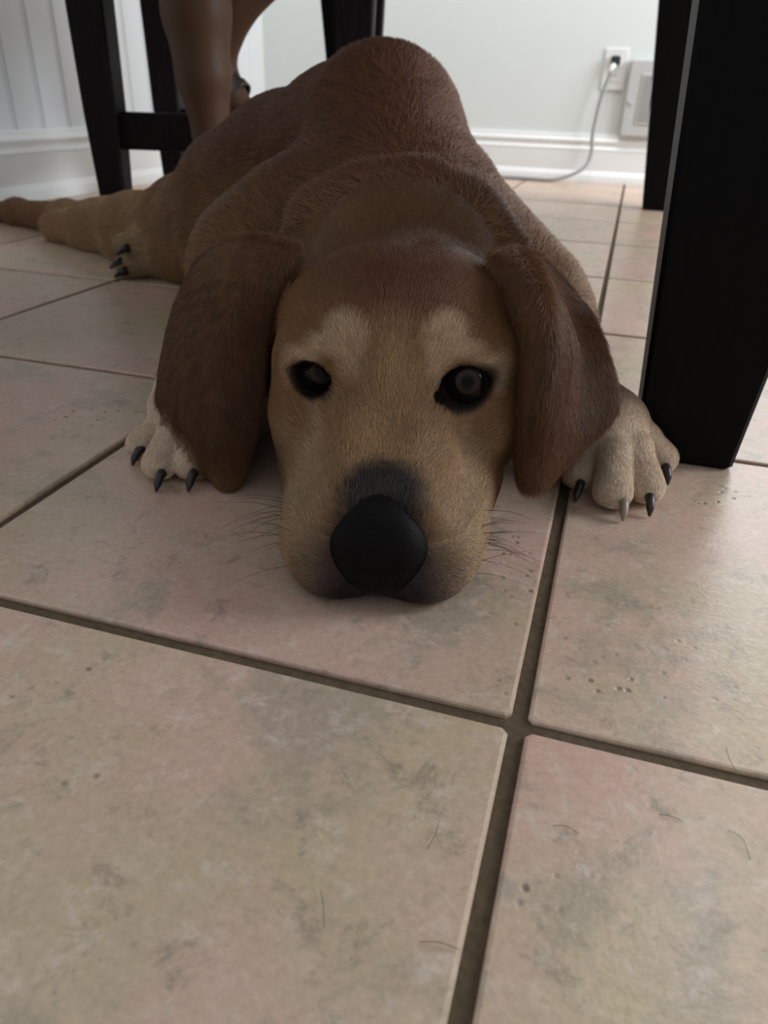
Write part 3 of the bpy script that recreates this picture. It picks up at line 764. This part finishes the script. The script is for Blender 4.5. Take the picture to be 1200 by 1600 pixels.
    pts = np.stack([p0, p1, p2], 1).astype(np.float32)
    n = len(P)
    cu = bpy.data.hair_curves.new('coat_hair')
    cu.add_curves([3] * n)
    cu.attributes['position'].data.foreach_set('vector', pts.ravel())
    base = np.where(P[:, 1] > 0.56, 0.00026, 0.00010)
    rad = np.stack([base, base * 0.85, base * 0.25], 1).astype(np.float32)
    ra = cu.attributes.new('radius', 'FLOAT', 'POINT') if 'radius' not in cu.attributes else cu.attributes['radius']
    ra.data.foreach_set('value', rad.ravel())
    cc = cu.attributes.new('hair_color', 'FLOAT_COLOR', 'CURVE')
    tint = rs.uniform(0.60, 1.38, (n, 1)) * (1 + rs.normal(size=(n, 3)) * 0.02)
    cc.data.foreach_set('color', np.concatenate([np.clip(Cc * tint, 0, 1), np.ones((n, 1))], 1).astype(np.float32).ravel())
    cu.materials.append(M_HAIR)
    o = bpy.data.objects.new('fur', cu); COL.objects.link(o)
    o['kind'] = 'stuff'
    print('hairs', n, 'body quads', len(DF))
    return o
world_child(build_coat(), dog)

# ---- eyes
def iris_mat():
    m_, nt, b = mat_new('dog_eye')
    tc = nt.nodes.new('ShaderNodeTexCoord'); sep = nt.nodes.new('ShaderNodeSeparateXYZ'); nt.links.new(tc.outputs['Object'], sep.inputs[0])
    cb = nt.nodes.new('ShaderNodeCombineXYZ'); nt.links.new(sep.outputs[0], cb.inputs[0]); nt.links.new(sep.outputs[2], cb.inputs[2])
    ln = nt.nodes.new('ShaderNodeVectorMath'); ln.operation = 'LENGTH'; nt.links.new(cb.outputs[0], ln.inputs[0])
    r = nt.nodes.new('ShaderNodeValToRGB'); mr = nt.nodes.new('ShaderNodeMapRange'); mr.inputs[2].default_value = 0.0125; nt.links.new(ln.outputs['Value'], mr.inputs[0]); nt.links.new(mr.outputs[0], r.inputs[0])
    e = r.color_ramp.elements; e[0].position = 0.0; e[0].color = (0.002, 0.002, 0.002, 1)
    for p, c in ((0.24, (0.002, 0.002, 0.002)), (0.30, (0.020, 0.013, 0.010)), (0.50, (0.036, 0.024, 0.018)), (0.58, (0.004, 0.003, 0.003))):
        x = e.new(p); x.color = (*c, 1)
    e[-1].position = 1.0; e[-1].color = (0.012, 0.008, 0.008, 1)
    nt.links.new(r.outputs[0], b.inputs['Base Color'])
    b.inputs['Roughness'].default_value = 0.15; b.inputs['Specular IOR Level'].default_value = 0.13
    return m_
M_EYE = iris_mat()
for e in (EYE_L, EYE_R):
    bm = bmesh.new(); bmesh.ops.create_uvsphere(bm, u_segments=32, v_segments=20, radius=0.0128)
    o = from_bm('eye', bm, M_EYE, None, True)
    tgt = np.array((0, 0, CAM_H)); c = e + np.array((0.0, 0.0030, -0.0004))
    d = Vector(tgt - c + np.array([0, 0, 0.02])); o.rotation_mode = 'XYZ'
    q = d.to_track_quat('-Y', 'Z')
    mw = Matrix.Translation(Vector(c)) @ q.to_matrix().to_4x4()
    o.matrix_basis = mw; world_child(o, dog)

# ---- nose leather with nostrils
def build_nose():
    f = Field(spaced([(-0.16, -0.02, 0.001)]), spaced([(0.28, 0.36, 0.001)]), spaced([(-0.002, 0.08, 0.001)]))
    E = lambda u, v, w, a, b, c, k=0.004, mode='u': f.ell(hd(u, v, w), (a, b, c), k, HAX, mode)
    E(0, 0.012, 0.034, 0.0245, 0.0195, 0.0240, 0.004)
    E(0, 0.020, 0.050, 0.0200, 0.017, 0.0100, 0.012)
    for s in (-1, 1): E(s * 0.0110, 0.008, 0.0350, 0.0140, 0.0150, 0.0165, 0.008)
    E(0, 0.008, 0.0225, 0.0170, 0.0135, 0.0125, 0.010)
    for s in (-1, 1):
        E(s * 0.0100, -0.012, 0.0210, 0.0036, 0.007, 0.0034, 0.003, 'c')
    f.cone(hd(0, -0.0100, 0.004), hd(0, -0.0095, 0.022), 0.0010, 0.0008, 0.002, 'c')
    V, Fq = f.mesh(); return np_mesh('nose', V, Fq)
m_, nt, b = mat_new('nose_leather'); b.inputs['Base Color'].default_value = (0.0045, 0.0035, 0.004, 1); b.inputs['Roughness'].default_value = 0.55
b.inputs['Specular IOR Level'].default_value = 0.10
geo = nt.nodes.new('ShaderNodeNewGeometry'); vo = nt.nodes.new('ShaderNodeTexVoronoi'); vo.inputs['Scale'].default_value = 900; nt.links.new(geo.outputs['Position'], vo.inputs['Vector'])
bp = nt.nodes.new('ShaderNodeBump'); bp.inputs['Strength'].default_value = 0.45; bp.inputs['Distance'].default_value = 0.0004; nt.links.new(vo.outputs['Distance'], bp.inputs['Height']); nt.links.new(bp.outputs[0], b.inputs['Normal'])
nose = link('nose', build_nose(), m_); world_child(nose, dog)

# ---- claws
M_CLAW = simple('dark_claw', (0.02, 0.015, 0.013), 0.35, noise=0.3, scale=300)
M_CLAWP = simple('pale_claw', (0.30, 0.22, 0.17), 0.35, noise=0.2, scale=300)
def claw(px, py, dirx, mat=M_CLAW, L=0.0080, r=0.0033, z=0.0075):
    x, y, _ = atz(px, py, z)
    p = [(x - dirx * L * .6, y + L * .9, z + 0.003), (x - dirx * L * .2, y + L * 0.35, z + 0.002), (x + dirx * L * .2, y - L * 0.2, z - 0.0020), (x + dirx * L * .35, y - L * 0.5, z - 0.0060)]
    o = from_bm('claw', tube_bm(catmull(p, 3), list(np.linspace(r, r * 0.8, 7)) + [r * 0.55, r * 0.4, r * 0.2], 10), mat, None, True)
    world_child(o, dog)
claw(212, 712, -0.3); claw(247, 752, 0.1); claw(297, 752, 0.1); claw(345, 735, 0.3)
claw(903, 768, -0.2); claw(975, 797, 0.15, M_CLAWP); claw(1016, 790, 0.2); claw(1043, 742, 0.4)
for x, y, z in (at(193, 389, 0.912), at(183, 410, 0.918), at(190, 424, 0.908)):
    o = from_bm('claw', tube_bm([(x + 0.008, y, z + 0.002), (x, y - 0.002, z), (x - 0.009, y - 0.005, max(z - 0.008, 0.003))], [0.0065, 0.0055, 0.0015], 8), M_CLAW, None, True); world_child(o, dog)

# ---- whiskers
bm = bmesh.new(); rw = random.Random(3)
for s in (-1, 1):
    for k in range(20):
        v0 = rw.uniform(0.015, 0.055); w0 = rw.uniform(0.014, 0.036)
        u0 = s * (0.050 + 0.004 * rw.random()) if v0 > 0.03 else s * 0.043
        p = hd(u0, v0, w0); L = rw.uniform(0.018, 0.046)
        d = HU * s * 0.9 + HV * rw.uniform(-0.35, 0.25) + HW * rw.uniform(-0.35, 0.30); d = d / np.linalg.norm(d)
        q = [p, p + d * L * .5 + HW * 0.001, p + d * L - HW * 0.003]
        for a in q: a[2] = max(a[2], 0.001)
        tube_bm(catmull(q, 3), [0.00022, 0.0002, 0.00018, 0.00015, 0.00012, 0.0001, 0.00006], 4, bm)
o = from_bm('whiskers', bm, simple('whisker', (0.06, 0.04, 0.03), 0.4, noise=0.1), None, True); o['kind'] = 'stuff'; world_child(o, dog)

# ------------------------------------------------------------------ person on the chair: bare crossed legs
def build_person():
    f = Field(spaced([(-1.15, -0.25, 0.005)]), spaced([(1.12, 1.86, 0.005)]), spaced([(-0.004, 0.98, 0.005)]))
    k1 = at(300, -230, 1.215); 
    a1 = np.array(at(331, 215, 1.215)); c1 = np.array(at(307, 20, 1.22)); m1 = np.array(at(318, 120, 1.215))
    kn1 = np.array((-0.635, 1.235, 0.505))
    f.chain([(*kn1, 0.056), (*(np.array(at(303, -60, 1.225))), 0.055), (*c1, 0.052), (*m1, 0.042), (*a1, 0.029), (a1[0] + 0.005, a1[1], a1[2] - 0.05, 0.031)], 0.02, 0.012)
    # heel up, toes on the floor
    hx, hy, hz = a1[0], a1[1], a1[2] - 0.055
    f.ell((hx - 0.018, hy, hz - 0.005), (0.030, 0.030, 0.030), 0.02)
    f.cone((hx, hy, hz), (hx + 0.085, hy + 0.01, 0.035), 0.033, 0.026, 0.02)
    for j, (L, r) in enumerate(((0.052, 0.013), (0.052, 0.0095), (0.047, 0.009), (0.040, 0.0085), (0.032, 0.008))):
        yy = hy + 0.035 - j * 0.0165
        f.cone((hx + 0.085, yy * .6 + (hy + .01) * .4, 0.026), (hx + 0.085 + L, yy, r + 0.001), 0.014, r, 0.006)
    # second leg, shin slanting back under the chair
    kn2 = np.array((-0.535, 1.37, 0.505)); t2 = np.array(at(358, 0, 1.33)); s2 = np.array(at(340, 90, 1.33)); a2 = np.array(at(352, 146, 1.33))
    f.chain([(*kn2, 0.054), (*(kn2 * .45 + t2 * .55), 0.052), (*t2, 0.046), (*s2, 0.029), (*a2, 0.030)], 0.002, 0.012)
    f.ell(a2 + (-0.02, 0, -0.012), (0.030, 0.028, 0.030), 0.02)
    b2 = a2 + (0.085, 0.0, -0.090)
    f.cone(a2, b2, 0.030, 0.025, 0.02)
    for j, (L, r) in enumerate(((0.052, 0.013), (0.052, 0.0095), (0.047, 0.009), (0.040, 0.0085), (0.032, 0.008))):
        f.cone(b2 + (0, 0.022 - j * 0.011, 0), b2 + (L * .75, 0.030 - j * 0.0165, -L * .6), 0.014, r, 0.006)
    # thighs, hips, waist
    h1 = np.array((-0.83, 1.49, 0.575)); h2 = np.array((-0.80, 1.61, 0.575))
    f.cone(kn1, h1, 0.062, 0.082, 0.03); f.cone(kn2, h2, 0.060, 0.082, 0.03)
    f.ell((-0.84, 1.55, 0.60), (0.13, 0.17, 0.11), 0.05)
    f.ell((-0.86, 1.55, 0.76), (0.10, 0.14, 0.16), 0.06)
    V, Fq = f.mesh()
    return np_mesh('body', V, Fq), h1, h2, kn1, kn2, a2
pm_, h1, h2, kn1, kn2, a2 = build_person()
person = empty('person', (-0.62, 1.3, 0), 'person seated on the chair, bare lower legs crossed behind the dog', 'person')
pbody = link('body', pm_, M_SKIN); world_child(pbody, person)
f = Field(spaced([(-1.2, -0.3, 0.006)]), spaced([(1.1, 1.9, 0.006)]), spaced([(0.42, 1.02, 0.006)]))
f.cone(kn1 * .45 + h1 * .55, h1, 0.080, 0.093, 0.03); f.cone(kn2 * .45 + h2 * .55, h2, 0.078, 0.093, 0.03)
f.ell((-0.84, 1.55, 0.60), (0.145, 0.185, 0.115), 0.05); f.ell((-0.86, 1.55, 0.78), (0.113, 0.153, 0.185), 0.06)
f.F = np.maximum(f.F, 0.4855 - f.Z[None, None, :])
V, Fq = f.mesh(); sh = link('shorts', np_mesh('shorts', V, Fq), M_CLOTH); world_child(sh, person)
sandal = None
# ankle strap with a small buckle
c = a2 + np.array((0.010, 0, -0.012)); ax_ = Vector((0.75, 0, -0.66)); s_ = Vector((0.66, 0, 0.75)); t_ = Vector((0, 1, 0))
rg = []
for k in range(25):
    a = 2 * math.pi * k / 24
    rg.append(Vector(c) + s_ * math.cos(a) * 0.041 + t_ * math.sin(a) * 0.039)
bm = bmesh.new(); V4 = []
for p in rg[:-1]:
    o_ = (p - Vector(c)).normalized()
    V4.append([bm.verts.new(p + ax_ * dz + o_ * do) for dz, do in ((-0.007, -0.002), (0.007, -0.002), (0.007, 0.002), (-0.007, 0.002))])
for i in range(24):
    A_, B_ = V4[i], V4[(i + 1) % 24]
    for j in range(4): bm.faces.new((A_[j], A_[(j + 1) % 4], B_[(j + 1) % 4], B_[j]))
bmesh.ops.recalc_face_normals(bm, faces=bm.faces)
st = from_bm('ankle_strap', bm, M_STRAP, None, True); world_child(st, person)
pb = Vector(c) + s_ * 0.036 + t_ * -0.028
bk = from_bm('buckle', loft_bm([[pb + ax_ * a + t_ * 0.0 + Vector((0.002, -0.003 + d, 0.002)) + s_ * b for a, b in ((-0.009, -0.012), (0.009, -0.012), (0.009, 0.012), (-0.009, 0.012))] for d in (0, 0.004)]), M_STEEL); bk.parent = st

# ------------------------------------------------------------------ shed hairs lying on the tiles
M_LOOSE = simple('shed_hair', (0.055, 0.035, 0.028), 0.5, noise=0.1)
HS = [('dark shed dog hair on the near left tile, short and upright in the picture', [(500, 1388), (505, 1415), (506, 1448)]),
      ('shed dog hair reaching the long joint at the bottom of the picture', [(655, 1470), (685, 1473), (718, 1482)]),
      ('curved shed dog hair on the right edge tile above the crossing joint', [(1135, 1165), (1140, 1188), (1152, 1205)]),
      ('curved shed dog hair on the near right tile beside the frame edge', [(1138, 1295), (1160, 1312), (1173, 1342)]),
      ('short dark shed hair on the near right tile below the cross joint', [(1030, 1270), (1050, 1277), (1070, 1283)]),
      ('pale short shed hair on the near left tile right of centre', [(686, 1280), (680, 1305), (667, 1325)]),
      ('faint shed hair left part of the near right tile', [(865, 1288), (885, 1292), (905, 1301)])]
for lab, p in HS:
    q = [atz(a, b_, 0.0011) for a, b_ in p]; zs = (0.0005, 0.0014, 0.0005)
    q = [(a[0], a[1], z) for a, z in zip(q, zs)]
    o = from_bm('shed_hair', tube_bm(catmull(q, 5), 0.00011, 5), M_LOOSE, None, True)
    tag(o, lab, 'hair', 'shed dog hairs on the tiles')
SC.view_settings.exposure = 0.0
